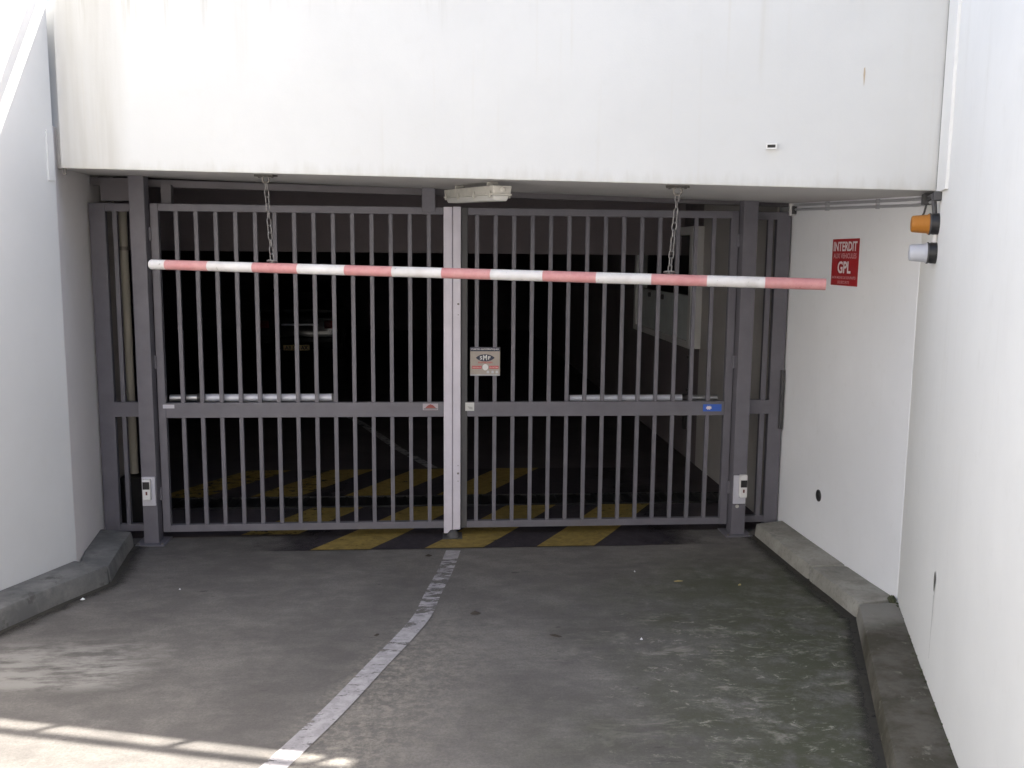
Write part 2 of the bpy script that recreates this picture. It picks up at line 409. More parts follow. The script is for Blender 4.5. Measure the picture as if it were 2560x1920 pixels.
# ---------------------------------------------------------------- walls
E = Vector((.94967, -.31325)); N = Vector((-.31325, -.94967))    # along the lintel, and out of it
A = Vector((-2.446, -.863)); B = Vector((2.353, -2.446))
L0 = Vector((-2.455, -.885)); LD = Vector((-.3097, -.9508))      # left ramp wall
R0 = Vector((2.552, -1.942)); RD = Vector((-.3680, -.9298)); RN = Vector((-.9298, .3680))   # right ramp wall, RN towards the ramp
def wallthing(name, poly, zb, zt, m, label, cat='wall', bev=.006):
    c = Vector((sum(p[0] for p in poly)/len(poly), sum(p[1] for p in poly)/len(poly), 0))
    o = MB().prism(poly, zb, zt).build(name, m, bevel=bev, loc=c)
    return tag(o, label, cat)
lo = Vector((-.9508, .3097))*.32
lend = L0+LD*9
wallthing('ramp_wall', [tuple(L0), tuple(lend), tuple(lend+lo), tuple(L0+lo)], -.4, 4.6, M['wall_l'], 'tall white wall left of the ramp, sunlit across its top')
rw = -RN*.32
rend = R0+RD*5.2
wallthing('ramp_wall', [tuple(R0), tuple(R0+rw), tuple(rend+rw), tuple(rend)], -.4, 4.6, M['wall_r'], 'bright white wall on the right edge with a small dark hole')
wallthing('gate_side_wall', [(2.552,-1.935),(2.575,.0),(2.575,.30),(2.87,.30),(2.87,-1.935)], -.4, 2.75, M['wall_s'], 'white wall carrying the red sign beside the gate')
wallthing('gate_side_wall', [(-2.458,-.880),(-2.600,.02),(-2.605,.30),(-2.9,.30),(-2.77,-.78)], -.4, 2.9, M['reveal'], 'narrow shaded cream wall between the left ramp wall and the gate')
# lintel and soffit: one concrete piece with a groove at its left end
gA = A+E*.022; gB = B-E*.012
poly = [tuple(gA), tuple(gB), tuple(gB-N*.05), tuple(B+E*.15-N*.05), (2.80,-1.90), (2.80,.28), (-2.85,.28), tuple(A-E*.15-N*.06), tuple(gA-N*.06)]
lint = thing('entrance_lintel', (A.x, A.y, 2.6), 'broad white concrete lintel spanning above the garage gate', 'lintel')
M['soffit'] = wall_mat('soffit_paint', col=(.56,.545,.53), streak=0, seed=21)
lb = MB().prism(poly, lambda x, y: sof(x, y), 3.652)
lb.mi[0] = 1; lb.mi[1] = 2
M['coping'] = mat('mossy_coping', (.13,.125,.10), .95, var=.3, vscale=8)  # unseen top face, darkened to cut sunlight bouncing onto the left wall
lb.build('beam', [M['lintel'], M['soffit'], M['coping']], lint, bevel=.007)
# small drainage spout
sp = Vector((1.585, -2.193, 2.70))
e3, n3, z3 = Vector((*E, 0)), Vector((*N, 0)), Vector((0,0,1))
b = MB(); b.obox(sp+z3*.011+n3*.01, e3*.026, n3*.012, z3*.003); b.obox(sp-z3*.011+n3*.01, e3*.026, n3*.012, z3*.003)
b.obox(sp-e3*.023+n3*.01, e3*.003, n3*.012, z3*.008); b.obox(sp+e3*.023+n3*.01, e3*.003, n3*.012, z3*.008)
sp_t = thing('weep_spout', sp, 'tiny white rectangular weep spout with black opening in the lintel', 'spout')
b.build('frame', M['white_pl'], sp_t)
MB().obox(sp+n3*.004, e3*.020, n3*.003, z3*.008).build('opening', M['black'], sp_t)
# rust chip on the lintel face
ch = Vector((1.992, -2.327, 3.03)); b = MB()
pts = [(-.006,.045),(.004,.05),(.009,.02),(.006,-.02),(.001,-.055),(-.004,-.02),(-.009,.01)]
b.add([ch+e3*x*.5+z3*z*.9+n3*.003 for x, z in pts], [tuple(range(7))]); 
b.build('rust_chip', mat('rust', (.46,.38,.28), .9), lint)

# joint filler in the grooves
b = MB(); q = A+E*.012-N*.045
b.obox((q.x, q.y, 3.13), e3*.010, n3*.004, z3*.52); tag(b.build('joint_seal', M['joint'], loc=(q.x,q.y,3.1)), 'dark weathered joint seal at the left end of the lintel', 'joint seal')
q = B-E*.004-N*.02
b = MB(); b.obox((q.x, q.y, 3.05), e3*.006, n3*.004, z3*.57)
for z in (3.055, 2.625): b.obox((q.x+.004, q.y, z), e3*.009, n3*.016, z3*.03)
tag(b.build('joint_seal', M['joint'], loc=(q.x,q.y,3.1)), 'thin dark joint seal with two black clips at the right end of the lintel', 'joint seal')
# cover strip on the right wall next to the joint
rd3, rn3 = Vector((*RD, 0)), Vector((*RN, 0))
def rwp(t, z, out=0): p = R0+RD*t+RN*out; return Vector((p.x, p.y, z))
t0 = (B-R0).length
b = MB(); b.obox(rwp(t0+.165, 3.53, .006), rd3*.145, rn3*.008, z3*1.07)
tag(b.build('joint_cover', M['wall_r'], bevel=.003, loc=rwp(t0+.165, 2.46)), 'flat white cover strip running up the right wall beside the lintel end', 'cover strip')
def lwp(t, z, out=0): p = L0+LD*t+Vector((.9508,-.3097))*out; return Vector((p.x, p.y, z))
ld3 = Vector((*LD, 0)); ln3 = Vector((.9508,-.3097,0))
b = MB(); b.obox(lwp(.040, 2.715, .003), ld3*.028, ln3*.006, z3*.15)
o = tag(b.build('blank_box', M['wall_l'], bevel=.002, loc=lwp(.040, 2.565)), 'narrow painted-over box on the left wall at the lintel corner', 'box')
# weep hole in the right wall
hp = rwp(1.30, .725, .002); b = MB(); 
b.add([hp + rd3*.017*math.cos(a)*(1+.3*math.sin(3*a)) + z3*.046*math.sin(a) + rn3*.002 for a in [2*PI*i/18 for i in range(18)]], [tuple(range(18))])
b.add([hp+rd3*.006*math.cos(.5*i)+z3*(-.06-.05*i)+rn3*.0015 + rd3*(.0028 if i < 4 else .0015) for i in range(7)] + [hp+rd3*.006*math.cos(.5*i)+z3*(-.06-.05*i)+rn3*.0015 - rd3*(.0028 if i < 4 else .0012) for i in range(7)], [(i, i+1, i+8, i+7) for i in range(6)])
tag(b.build('weep_hole', mat('hole_dirt', (.17,.165,.15), .95), loc=hp), 'small dark weep hole with a dirty run in the right wall', 'weep hole')
# round vent in the sign wall
vt = thing('round_vent', (2.566,-.746,.481), 'small round dark vent low on the wall below the red sign', 'vent')
MB().lathe((2.571,-.746,.481), (-1,0,0), [(0,.042),(.010,.042),(.012,.036)], 28).build('rim', M['dgrey'], vt, smooth=True)
MB().lathe((2.571,-.746,.481), (-1,0,0), [(.0115,.034),(.0135,.033)], 28).build('cover', M['black'], vt)

# low railing on the lintel, seen here only by its shadow
rl = thing('terrace_railing', (0,-1.7,3.652), 'low metal railing on top of the lintel casting a thin shadow line', 'railing')
def lp(t, z, back=.05): p = A+E*t-N*back; return Vector((p.x, p.y, z))
MB().tube([lp(-.4, 3.93), lp(5.1, 3.93)], .028, 12).build('rail', M['rail'], rl)
for i in range(1, 9): MB().tube([lp(.2+.62*i, 3.64), lp(.2+.62*i, 3.92)], .017, 8).build('post', M['rail'], rl)

# ---------------------------------------------------------------- garage interior
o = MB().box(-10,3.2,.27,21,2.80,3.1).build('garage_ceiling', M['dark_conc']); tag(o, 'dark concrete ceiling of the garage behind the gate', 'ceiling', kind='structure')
wallthing('garage_wall', [(2.56,.31),(2.56,2.34),(2.86,2.34),(2.86,.31)], -.3, 2.9, M['in_pale'], 'pale inner garage wall just behind the right gate leaf', bev=0)  # same wall as the next, lighter colour in place of light from the entrance
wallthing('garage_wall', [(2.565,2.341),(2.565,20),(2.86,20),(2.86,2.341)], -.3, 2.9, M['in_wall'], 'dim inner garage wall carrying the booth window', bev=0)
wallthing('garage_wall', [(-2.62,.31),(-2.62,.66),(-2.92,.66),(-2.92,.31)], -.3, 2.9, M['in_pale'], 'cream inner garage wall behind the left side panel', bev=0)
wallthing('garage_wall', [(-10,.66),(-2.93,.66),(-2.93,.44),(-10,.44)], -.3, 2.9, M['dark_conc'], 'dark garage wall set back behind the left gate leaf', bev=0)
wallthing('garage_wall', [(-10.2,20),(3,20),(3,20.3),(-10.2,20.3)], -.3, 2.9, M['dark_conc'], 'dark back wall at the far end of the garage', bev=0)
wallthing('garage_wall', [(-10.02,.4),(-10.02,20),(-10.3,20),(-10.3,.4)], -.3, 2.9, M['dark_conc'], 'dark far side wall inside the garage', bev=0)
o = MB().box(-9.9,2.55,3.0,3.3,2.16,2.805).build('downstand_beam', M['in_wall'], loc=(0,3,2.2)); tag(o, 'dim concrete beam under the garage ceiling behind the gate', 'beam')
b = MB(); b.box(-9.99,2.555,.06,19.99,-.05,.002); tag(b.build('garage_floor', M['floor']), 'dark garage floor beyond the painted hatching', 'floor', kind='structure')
# trench drain between the two hatched areas
td = thing('trench_drain', (0,1.02,0), 'dark steel trench drain crossing the garage floor inside the gate', 'drain')
MB().box(-2.55,2.52,.845,1.19,.002,.006).build('channel', M['black'], td)
b = MB()
for i in range(60): b.box(-2.53+.0845*i,-2.50+.0845*i,.86,1.175,.0061,.014)
b.box(-2.54,2.51,.847,.862,.0062,.016); b.box(-2.54,2.51,1.173,1.188,.0062,.016)
b.build('grating', M['black'], td)
# booth window on the right inner wall
bw = thing('booth_window', (2.55,3.6,1.2), 'white framed guard booth window on the right garage wall', 'window')
fr = MB(); X0, X1 = 2.44, 2.56
fr.box(X0,X1,2.30,2.40,1.215,2.45); fr.box(X0,X1,4.9,5.0,1.215,2.45); fr.box(X0,X1,2.40,4.9,1.215,1.285); fr.box(X0,X1,2.40,4.9,2.37,2.45)
fr.build('frame', M['white_pl'], bw, bevel=.004)
MB().box(2.515,2.528,2.40,4.9,1.285,2.37).build('pane', M['glass_dark'], bw)
MB().box(2.47,2.505,2.40,4.9,1.285,1.745).build('lower_panel', M['grey_panel'], bw)
b = MB()
for y in (2.95,3.55,4.2): b.lathe((2.475,y,1.69), (-1,0,0), [(0,.03),(.03,.028)], 14)
b.build('hook', M['dgrey'], bw)
sw = thing('pull_switch', (2.55,2.62,.35), 'dark pull switch hanging on a conduit by the garage wall', 'switch')
MB().tube([(2.54,2.62,1.19),(2.54,2.62,.52)], .012, 8).build('conduit', M['dgrey'], sw)
MB().box(2.49,2.56,2.585,2.655,.33,.52).build('switch_box', M['black'], sw, bevel=.01)
for z in (.75,1.1): MB().box(2.515,2.56,2.60,2.64,z-.012,z+.012).build('clip', M['black'], sw)
pn = tag(MB().box(2.535,2.562,1.05,1.12,0,2.3).build('door_jamb', M['in_wall'], loc=(2.55,1.08,0)), 'thin upright jamb on the right garage wall behind the gate bars', 'jamb')
# downpipe behind the left side panel
pp = thing('downpipe', (-2.5,.42,.36), 'cream downpipe standing behind the left side panel', 'pipe')
MB().tube([(-2.485,.42,.42),(-2.485,.42,2.45)], .032, 16).build('pipe', mat('cream_pipe', (.40,.37,.31), .6), pp, smooth=True)
for z in (.9,2.15): MB().lathe((-2.485,.42,z), (0,0,1), [(0,.037),(.03,.037)], 16).build('collar', M['steel'], pp)
b = MB(); b.prism([(-2.58,.35),(-2.36,.33),(-2.33,.56),(-2.58,.58)], 0, .40)
tag(b.build('cable_pit', M['black'], bevel=.02, loc=(-2.45,.45,0)), 'black plastic box at the foot of the cream pipe', 'box')
# lamp deep inside
lm = thing('bulkhead_lamp', (1.10,9,2.6), 'small dim lit lamp far inside the garage', 'lamp')
MB().lathe((1.10,9,2.80), (0,0,-1), [(0,.07),(.05,.07),(.09,.05),(.13,.05)], 14).build('housing', M['dgrey'], lm)
MB().lathe((1.10,9,2.669), (0,0,-1), [(0,.045),(.03,.055),(.07,.045),(.09,.015)], 14).build('bulb', M['glow'], lm, smooth=True)

# ---------------------------------------------------------------- gate
def gate_leaf(name, label, x0, x1, bars, meet):
    t = thing(name, ((x0+x1)/2, 0, .07), label, 'gate', 'gate leaves')
    ya, yb = -.025, .025
    g = M['gate']
    MB().box(x0,x1,ya,yb,2.430,2.482).build('rail', g, t, bevel=.003)
    MB().box(x0,x1,ya-.004,yb,.934,1.044).build('rail', g, t, bevel=.003)
    MB().box(x0,x1,ya,yb,.070,.122).build('rail', g, t, bevel=.003)
    for bx in bars:
        b = MB(); b.box(bx-.0145,bx+.0145,-.0145,.0145,.122,.934); b.box(bx-.0145,bx+.0145,-.0145,.0145,1.044,2.430)
        b.build('bar', g, t, bevel=.002)
    return t
gl = gate_leaf('gate_leaf', 'left grey barred gate leaf with the pale meeting strip', -2.096, -.066, [-1.976+.1387*i for i in range(14)], 1)
MB().box(-2.152,-2.097,-.026,.026,.069,2.483).build('stile', M['gate'], gl, bevel=.003)
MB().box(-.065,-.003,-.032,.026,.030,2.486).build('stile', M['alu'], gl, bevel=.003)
MB().box(-.002,.013,-.022,.022,.032,2.480).build('groove', mat('groove_grey', (.33,.30,.35), .5), gl)
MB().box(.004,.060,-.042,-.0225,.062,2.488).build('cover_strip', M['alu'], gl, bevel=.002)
for z in (1.78,.50): MB().lathe((.042,-.042,z), (0,-1,0), [(0,.008),(.005,.008),(.007,.004)], 12).build('bolt', M['steel'], gl, smooth=True)
for z in (1.70,.56,.44): MB().lathe((.042,-.042,z), (0,-1,0), [(0,.004),(.001,.004)], 8).build('rivet', M['steel'], gl, smooth=True)
gr = gate_leaf('gate_leaf', 'right grey barred gate leaf with the small square maker plate', .112, 2.088, [.181+.137*i for i in range(14)], 0)
MB().box(.064,.111,-.022,.026,.069,2.482).build('stile', M['dgrey'], gr, bevel=.003)  # darker than the other stiles, the shade beside the strip is in the colour
MB().box(2.089,2.146,-.026,.026,.069,2.483).build('stile', M['gate'], gr, bevel=.003)
for px_, leaf, sg in ((-2.157, gl, -1), (2.1495, gr, 1)):
    for z in (.32, 1.30, 2.22):
        MB().lathe((px_,-.030,z), (0,0,1), [(0,.011),(.045,.011),(.0455,.009),(.0475,.009),(.048,.011),(.095,.011)], 14).build('hinge', M['gate'], leaf, smooth=True)
# stickers on the rails
def sticker(name, par, x0, x1, z0, z1, m, y=-.0305): return MB().box(x0,x1,y-.0006,y+.002,z0,z1).build(name, m, par)
sticker('sticker', gl, -2.116,-2.035,1.006,1.033, M['pcell'], -.0300)['label'] = 'small blank pale sticker'
s_ = sticker('sticker', gl, -.222,-.108,.985,1.034, mat('pale_sticker', (.40,.36,.39), .5), -.0300); s_['label'] = 'pale sticker with a red and black emblem'
b = MB(); b.add([(-.205,-.0315,1.000),(-.122,-.0315,1.000),(-.145,-.0315,1.022),(-.165,-.0315,1.030),(-.185,-.0315,1.020)], [(0,1,2,3,4)]); b.build('emblem', mat('emblem_red', (.28,.07,.06), .5), s_)
b = MB(); b.add([(-.215,-.0318,.991),(-.112,-.0318,.991),(-.112,-.0318,.997),(-.215,-.0318,.997)], [(0,1,2,3)]); b.build('emblem', M['dgrey'], s_)
s_ = sticker('sticker', gr, .096,.163,.978,1.041, mat('grey_sticker', (.55,.55,.53), .5), -.0300); s_['label'] = 'small square pale grey sticker'
b = MB(); b.add([(.113,-.0315,1.012),(.150,-.0315,1.006),(.152,-.0315,.988),(.128,-.0315,.992)], [(0,1,2,3)]); b.build('emblem', mat('emblem_grey', (.38,.38,.37), .6), s_)
s_ = sticker('sticker', gr, 1.921,2.066,.966,1.021, M['blue'], -.0300); s_['label'] = 'blue oblong sticker with a white emblem'
b = MB()
cx, cz = 1.966, .994
b.add([(cx+.026*math.cos(a)*(1 if i % 2 else .7), -.0315, cz+.018*math.sin(a)*(1 if i % 2 else .6)) for i, a in enumerate([2*PI*j/16 for j in range(16)])], [tuple(range(16))]); b.build('emblem', M['sign_white'], s_)
# maker plate
mp = MB().box(.133,.356,-.0185,-.0155,1.243,1.458).build('maker_plate', M['beige'], gr)
def pl(name, pts, m, y): 
    b = MB(); b.add([(x, y, z) for x, z in pts], [tuple(range(len(pts)))]); return b.build(name, m, mp)
YP = -.0192
pl('header_band', [(.134,1.427),(.355,1.427),(.355,1.4575),(.134,1.4575)], M['navy'], YP)
pl('footer_band', [(.134,1.2435),(.355,1.2435),(.355,1.253),(.134,1.253)], mat('footer_pale', (.40,.42,.44), .5), YP)
lens_pts = [(.245+.070*math.copysign(abs(math.cos(a))**1.0, math.cos(a)), 1.378+.027*math.copysign(abs(math.sin(a))**1.6, math.sin(a))) for a in [2*PI*i/32 for i in range(32)]]
pl('emblem', lens_pts, M['navy'], YP)
pl('emblem_red_bar', [(.145,1.296),(.218,1.296),(.218,1.317),(.145,1.317)], M['plate_red'], YP)
pl('emblem_red_bar', [(.275,1.296),(.346,1.296),(.346,1.317),(.275,1.317)], M['plate_red'], YP)
pl('round_mark', [(.246+.021*math.cos(2*PI*i/20), 1.307+.024*math.sin(2*PI*i/20)) for i in range(20)], M['white_pl'], YP-.0003)
for x in (.262,.297,.329): pl('icon', [(x-.006,1.262),(x+.014,1.262),(x+.012,1.279),(x+.002,1.282),(x-.005,1.278)], mat('icon_pale', (.5,.51,.53), .5), YP)
xr, zu = (1,0,0), (0,0,1)
text('lettering', 'PORTES AUTOMATIQUES', M['white_pl'], mp, (.2445,YP,1.442), xr, zu, .012, .205, .01, lift=.0006)
text('lettering', 'S', M['white_pl'], mp, (.213,YP,1.378), xr, zu, .026, .017, .02, lift=.0006)
text('lettering', 'M', M['white_pl'], mp, (.243,YP,1.380), xr, zu, .040, .030, .02, lift=.0006)
text('lettering', 'F', M['white_pl'], mp, (.276,YP,1.378), xr, zu, .026, .017, .02, lift=.0006)
text('lettering', 'ENTRETIEN', M['plate_red'], mp, (.246,YP,1.3425), xr, zu, .012, .105, .02, lift=.0006)
text('lettering', 'DEPANNAGE', M['white_pl'], mp, (.1815,YP,1.3065), xr, zu, .008, .064, .0, lift=.0008)
text('lettering', 'ENTRETIEN', M['white_pl'], mp, (.3105,YP,1.3065), xr, zu, .008, .062, .0, lift=.0008)
# ground catch under the meeting stile
gc = thing('gate_stop', (0,-.02,0), 'small rounded steel gate stop in the floor under the meeting stiles', 'gate stop')
MB().box(-.075,.075,-.12,.06,.001,.012).build('plate', M['dgrey'], gc, bevel=.004)
MB().lathe((.005,-.055,.0121), (0,0,1), [(0,.05),(.02,.046),(.045,.026),(.050,.008)], 18).build('keeper', M['dgrey'], gc, smooth=True)
# posts
def post(x0, x1, label):
    cx = (x0+x1)/2
    t = thing('gate_post', (cx,-.05,0), label, 'gate post', 'gate posts')
    MB().box(x0,x1,-.11,.005,.012,sof(cx,-.05)+.02).build('column', M['gate'], t, bevel=.004)
    MB().box(cx-.105,cx+.105,-.165,.06,.0,.0125).build('base_plate', M['gate'], t, bevel=.003)
    for dx in (-.085,.085):
        MB().lathe((cx+dx,-.14,.0125), (0,0,1), [(0,.009),(.010,.009)], 6).build('anchor_bolt', M['steel'], t)
    return t
post(-2.268,-2.162,'left grey square gate post between side panel and gate leaf')
post(2.153,2.262,'right grey square gate post standing on a base plate')
def photocell(x0, x1, z0, z1, label, hood):
    cx = (x0+x1)/2; w = x1-x0
    t = thing('photocell', (cx,-.12,z0), label, 'photocell', 'gate photocells')
    MB().box(x0,x1,-.128,-.1105,z0,z1).build('back_plate', M['pcell'], t, bevel=.003)
    hx = cx+hood*.018
    MB().box(hx-.028,hx+.028,-.165,-.1285,z1-.165,z1+(.012 if hood > 0 else -.01)).build('housing', M['white_pl'], t, bevel=.006)
    MB().box(hx-.024,hx+.024,-.168,-.1652,z1-.083,z1-.028).build('eye', M['black'], t)
    MB().box(hx-.005,hx+.007,-.1675,-.1652,z1-.125,z1-.10).build('key_slot', mat('slot_red', (.14,.03,.03), .5), t)
    return t
photocell(-2.262,-2.168,.300,.515,'pale photocell plate on the left gate post', -.3)
photocell(2.157,2.253,.258,.480,'pale photocell with raised hood on the right gate post', 1)
ot = thing('round_tag', (2.195,-.1125,.235), 'small pale round tag under the photocell on the right post', 'tag')
MB().lathe((2.195,-.111,.235), (0,-1,0), [(0,.015),(.003,.014)], 14).build('disc', M['off_pl'], ot)
# side panels
def side_panel(label, xo0, xo1, xb0, xb1, xm0, xm1):
    t = thing('side_panel', ((xm0+xm1)/2, .05, .07), label, 'fence panel', 'side panels')
    y0, y1 = .012, .062
    MB().box(xo0,xo1,y0,y1,.03,2.482).build('stile', M['gate'], t, bevel=.003)
    MB().box(xb0,xb1,y0,y1-.01,.123,2.43).build('stile', M['gate'], t, bevel=.003)
    a, c = (xo1, xm1) if xo0 < 0 else (xm0, xo0)
    MB().box(a,c,y0+.001,y1,2.425,2.482).build('rail', M['gate'], t, bevel=.003)
    MB().box(a,c,y0-.018,y1,.940,1.048).build('rail', M['gate'], t, bevel=.003)
    MB().box(a,c,y0+.001,y1,.07,.122).build('rail', M['gate'], t, bevel=.003)
    return t
side_panel('narrow grey fixed panel between the left wall and the left post', -2.585,-2.475,-2.425,-2.395,-2.585,-2.255)
sr = side_panel('narrow grey fixed panel between the right post and the sign wall', 2.455,2.562,2.385,2.425,2.278,2.562)
MB().box(2.536,2.560,-.012,.012,.82,1.28).build('hinge_plate', M['dgrey'], sr)
MB().box(-2.50,-2.255,.02,.055,2.50,2.66).build('infill', M['gate_in'], bpy.data.objects['side_panel'])
# header beam, its bracket
hb = thing('header_beam', (0,.16,2.55), 'grey steel track beam above the gate just under the soffit', 'beam')
b = MB(); b.prism([(-2.6,.10),(2.57,.10),(2.57,.17),(-2.6,.17)], lambda x, y: 2.583-.0165*x-.012, lambda x, y: 2.633-.0175*x-.012); b.build('track', M['gate_in'], hb, bevel=.003)
b = MB(); b.box(-.222,-.126,-.052,-.030,2.445,2.625); b.box(-.222,-.126,-.031,.10,2.50,2.615); b.build('bracket', M['gate'], hb, bevel=.003)
b = MB(); b.box(-2.09,-2.02,.05,.12,2.47,2.62); b.build('hanger', M['gate_in'], hb)
# operators
def rod(x0, x1, z, r, gap, label):
    t = thing('gate_operator', ((x0+x1)/2,.075,z), label, 'gate operator', 'gate operators')
    MB().tube([(gap+.02,.075,z),(x1 if x0 < 0 else x0,.075,z)], r, 16).build('cylinder', M['chrome'], t, smooth=True)
    MB().tube([(x0 if x0 < 0 else x1,.075,z),(gap-.02,.075,z)], r*.9, 16).build('sleeve', M['galv'], t, smooth=True)
    MB().tube([(gap-.022,.075,z),(gap+.022,.075,z)], r*1.25, 16).build('gland', M['black'], t)
    e_ = x1 if x0 < 0 else x0
    MB().box(e_-.012,e_+.012,.028,.10,z-r-.005,z+r).build('end_bracket', M['dgrey'], t)
    return t
rod(-2.09,-.89,1.068,.029,-1.868,'bright tubular gate operator behind the left leaf')
rod(.885,2.06,1.056,.026,1.80,'thin bright gate operator behind the right leaf')

# ---------------------------------------------------------------- clearance bar on chains
OFF = .15
def bp(t, z=None):                                      # along the bar, in the plane behind the lintel face
    p = Vector((-1.9,-.893))+E*t; zz = 2.062+(2.001-2.062)*t/4.03
    return Vector((p.x, p.y, zz if z is None else z))
hbz = thing('height_bar', bp(2.0), 'round red and white striped clearance bar hanging before the gate', 'height bar')
edges = [0,.106,.400,.705,1.003,1.308,1.606,1.911,2.203,2.508,2.811,3.117,3.416,3.720,4.03]
b = MB()
for i, (a, c) in enumerate(zip(edges[:-1], edges[1:])):
    b.tube([bp(a), bp(c)], .0305, 28, cap=False, mi=i % 2)
b.build('tube', [M['bar_w'], M['bar_r']], hbz, smooth=True)
MB().lathe(bp(0), Vector(bp(0)-bp(1)), [(-.012,.0312),(0,.0312),(.006,.028),(.010,.016)], 24).build('end_cap', M['bar_w'], hbz, smooth=True)
b = MB().lathe(bp(4.03)-(bp(1)-bp(0)).normalized()*.02, Vector(bp(1)-bp(0)), [(0,.029),(.018,.029)], 24); b.build('end_cap', M['bar_r'], hbz)
def chain(t, lean, label):
    bot = bp(t); top0 = bot + Vector((0, 0, 0))
    tx = Vector((bot.x+lean*E.x, bot.y+lean*E.y, 0)); tz = sof(tx.x, tx.y)
    top = Vector((tx.x, tx.y, tz))
    c = thing('hanging_chain', top, label, 'chain', 'chains of the clearance bar')
    b = MB(); b.obox(top-z3*.006, e3*.062, n3*.03, z3*.006)
    for s in (-1, 1): b.lathe(top+e3*.042*s-z3*.0121, (0,0,-1), [(0,.009),(.007,.008)], 6)
    b.build('ceiling_plate', M['plate_dark'], c)
    def ring(cen, u, v, ru, rv, r, name, m, seg=20):
        MB().tube([cen+u*ru*math.cos(2*PI*i/seg)+v*rv*math.sin(2*PI*i/seg) for i in range(seg)], r, 8, closed=True).build(name, m, c, smooth=True)
    ring(top-z3*.030, e3, z3, .022, .022, .005, 'eye_ring', M['steel'])
    a0 = top-z3*.048; a1 = bot+z3*.042
    n = 11; L = (a1-a0).length/n; ax = (a1-a0).normalized()
    q = Quat = None
    for i in range(n):
        cen = a0+ax*L*(i+.5)
        side = (e3 if i % 2 else n3).copy()
        ang = .5 + .25*math.sin(i*1.7+t)
        u = (e3*math.cos(ang+(PI/2 if i % 2 else 0)) + n3*math.sin(ang+(PI/2 if i % 2 else 0))).normalized()
        pts = []; hl, hw, r = L*.5+.004, .0125, .0034; st = hl-hw
        for j in range(8): th = PI*j/7; pts.append(cen+u*hw*math.cos(th)-ax*(st+hw*math.sin(th)))
        for j in range(8): th = PI*j/7; pts.append(cen-u*hw*math.cos(th)+ax*(st+hw*math.sin(th)))
        MB().tube(pts, r, 8, closed=True).build('link', M['chain'], c, smooth=True)
    ring(bot+z3*.040, e3, n3*.9+z3*.25, .031, .026, .0042, 'bar_ring', M['chain'], 24)
    MB().lathe(bot+z3*.028, (0,0,1), [(0,.007),(.012,.006),(.016,.004)], 10).build('eye_bolt', M['steel'], c)
    return c
chain(.83, -.028, 'steel chain holding up the left part of the striped bar')
chain(3.213, .03, 'steel chain holding up the right part of the striped bar')

# ---------------------------------------------------------------- tube light under the soffit
f0, f1 = Vector((.255,-1.56)), Vector((-.012,-.42)); fd = (f1-f0).normalized(); fl = (f1-f0).length; fs = Vector((fd.y,-fd.x))
def fp(t, s, dz): p = f0+fd*t+fs*s; return Vector((p.x, p.y, sof(p.x, p.y)+dz-.022))
fx = thing('tube_light', fp(fl/2, 0, -.003), 'weathered sealed fluorescent light fixed under the soffit above the gate', 'light fitting')
def fbox(t0, t1, s0, s1, d0, d1, ta=0):
    v = [fp(t0, s0, d0), fp(t1, s0, d0), fp(t1, s1, d0), fp(t0, s1, d0), fp(t0+ta, s0+(ta if s1 > s0 else 0), d1), fp(t1-ta, s0+ta, d1), fp(t1-ta, s1-ta, d1), fp(t0+ta, s1-ta, d1)]
    return MB().add(v, [(0,3,2,1),(4,5,6,7),(0,1,5,4),(1,2,6,5),(2,3,7,6),(3,0,4,7)])
fbox(0, fl, -.055, .055, -.002, -.046, .004).build('housing', M['off_pl'], fx, bevel=.004)
fbox(.004, fl-.004, -.058, .058, -.0465, -.056).build('rim', M['off_pl'], fx, bevel=.002)
fbox(.02, fl-.02, -.048, .048, -.0565, -.088, .012).build('diffuser', M['diff'], fx, bevel=.006)
for t in (.06, .40, .78, 1.10):
    for s in (-.0605, .0605):
        p = fp(t, s, -.05); b = MB(); b.obox(p, Vector((*fd,0))*.012, Vector((*fs,0))*.003, z3*.020); b.build('clip', M['off_pl'], fx)
for t in (.2, .95):
    p = fp(t, 0, .008); b = MB(); b.obox(p, Vector((*fd,0))*.02, Vector((*fs,0))*.03, z3*.014); b.build('mounting_foot', M['off_pl'], fx)
b = MB(); p = fp(-.002, 0, -.026); b.lathe(p, Vector((*(-fd),0)), [(0,.016),(.012,.016),(.018,.010)], 14); b.build('cable_gland', M['off_pl'], fx, smooth=True)

# ---------------------------------------------------------------- beacons
def beacon(t, z, m, label):
    o0 = rwp(t, z)
    c = thing('beacon', o0, label, 'signal lamp', 'signal lamps by the lintel')
    MB().lathe(o0, rn3, [(-.002,.052),(.024,.052),(.033,.049),(.038,.049)], 28).build('base', M['black'], c, smooth=True)
    MB().lathe(o0+rn3*.0385, rn3, [(0,.050),(.010,.050),(.012,.0462)]+[(.014+.0062*q+dq, .046-.0005*q-(.0012 if dq else 0)) for q in range(10) for dq in (0,.0034)]+[(.080,.040),(.085,.036),(.087,.026)], 28).build('lens', m, c, smooth=True)
    MB().lathe(o0+rn3*.037, rn3, [(0,.053),(.007,.053)], 28).build('ring', M['dgrey'], c, smooth=True)
    return c
beacon(t0+.075, 2.308, M['amber'], 'orange signal lamp on the right wall under the lintel')
beacon(t0+.060, 2.168, M['clear'], 'clear signal lamp mounted below the orange one')

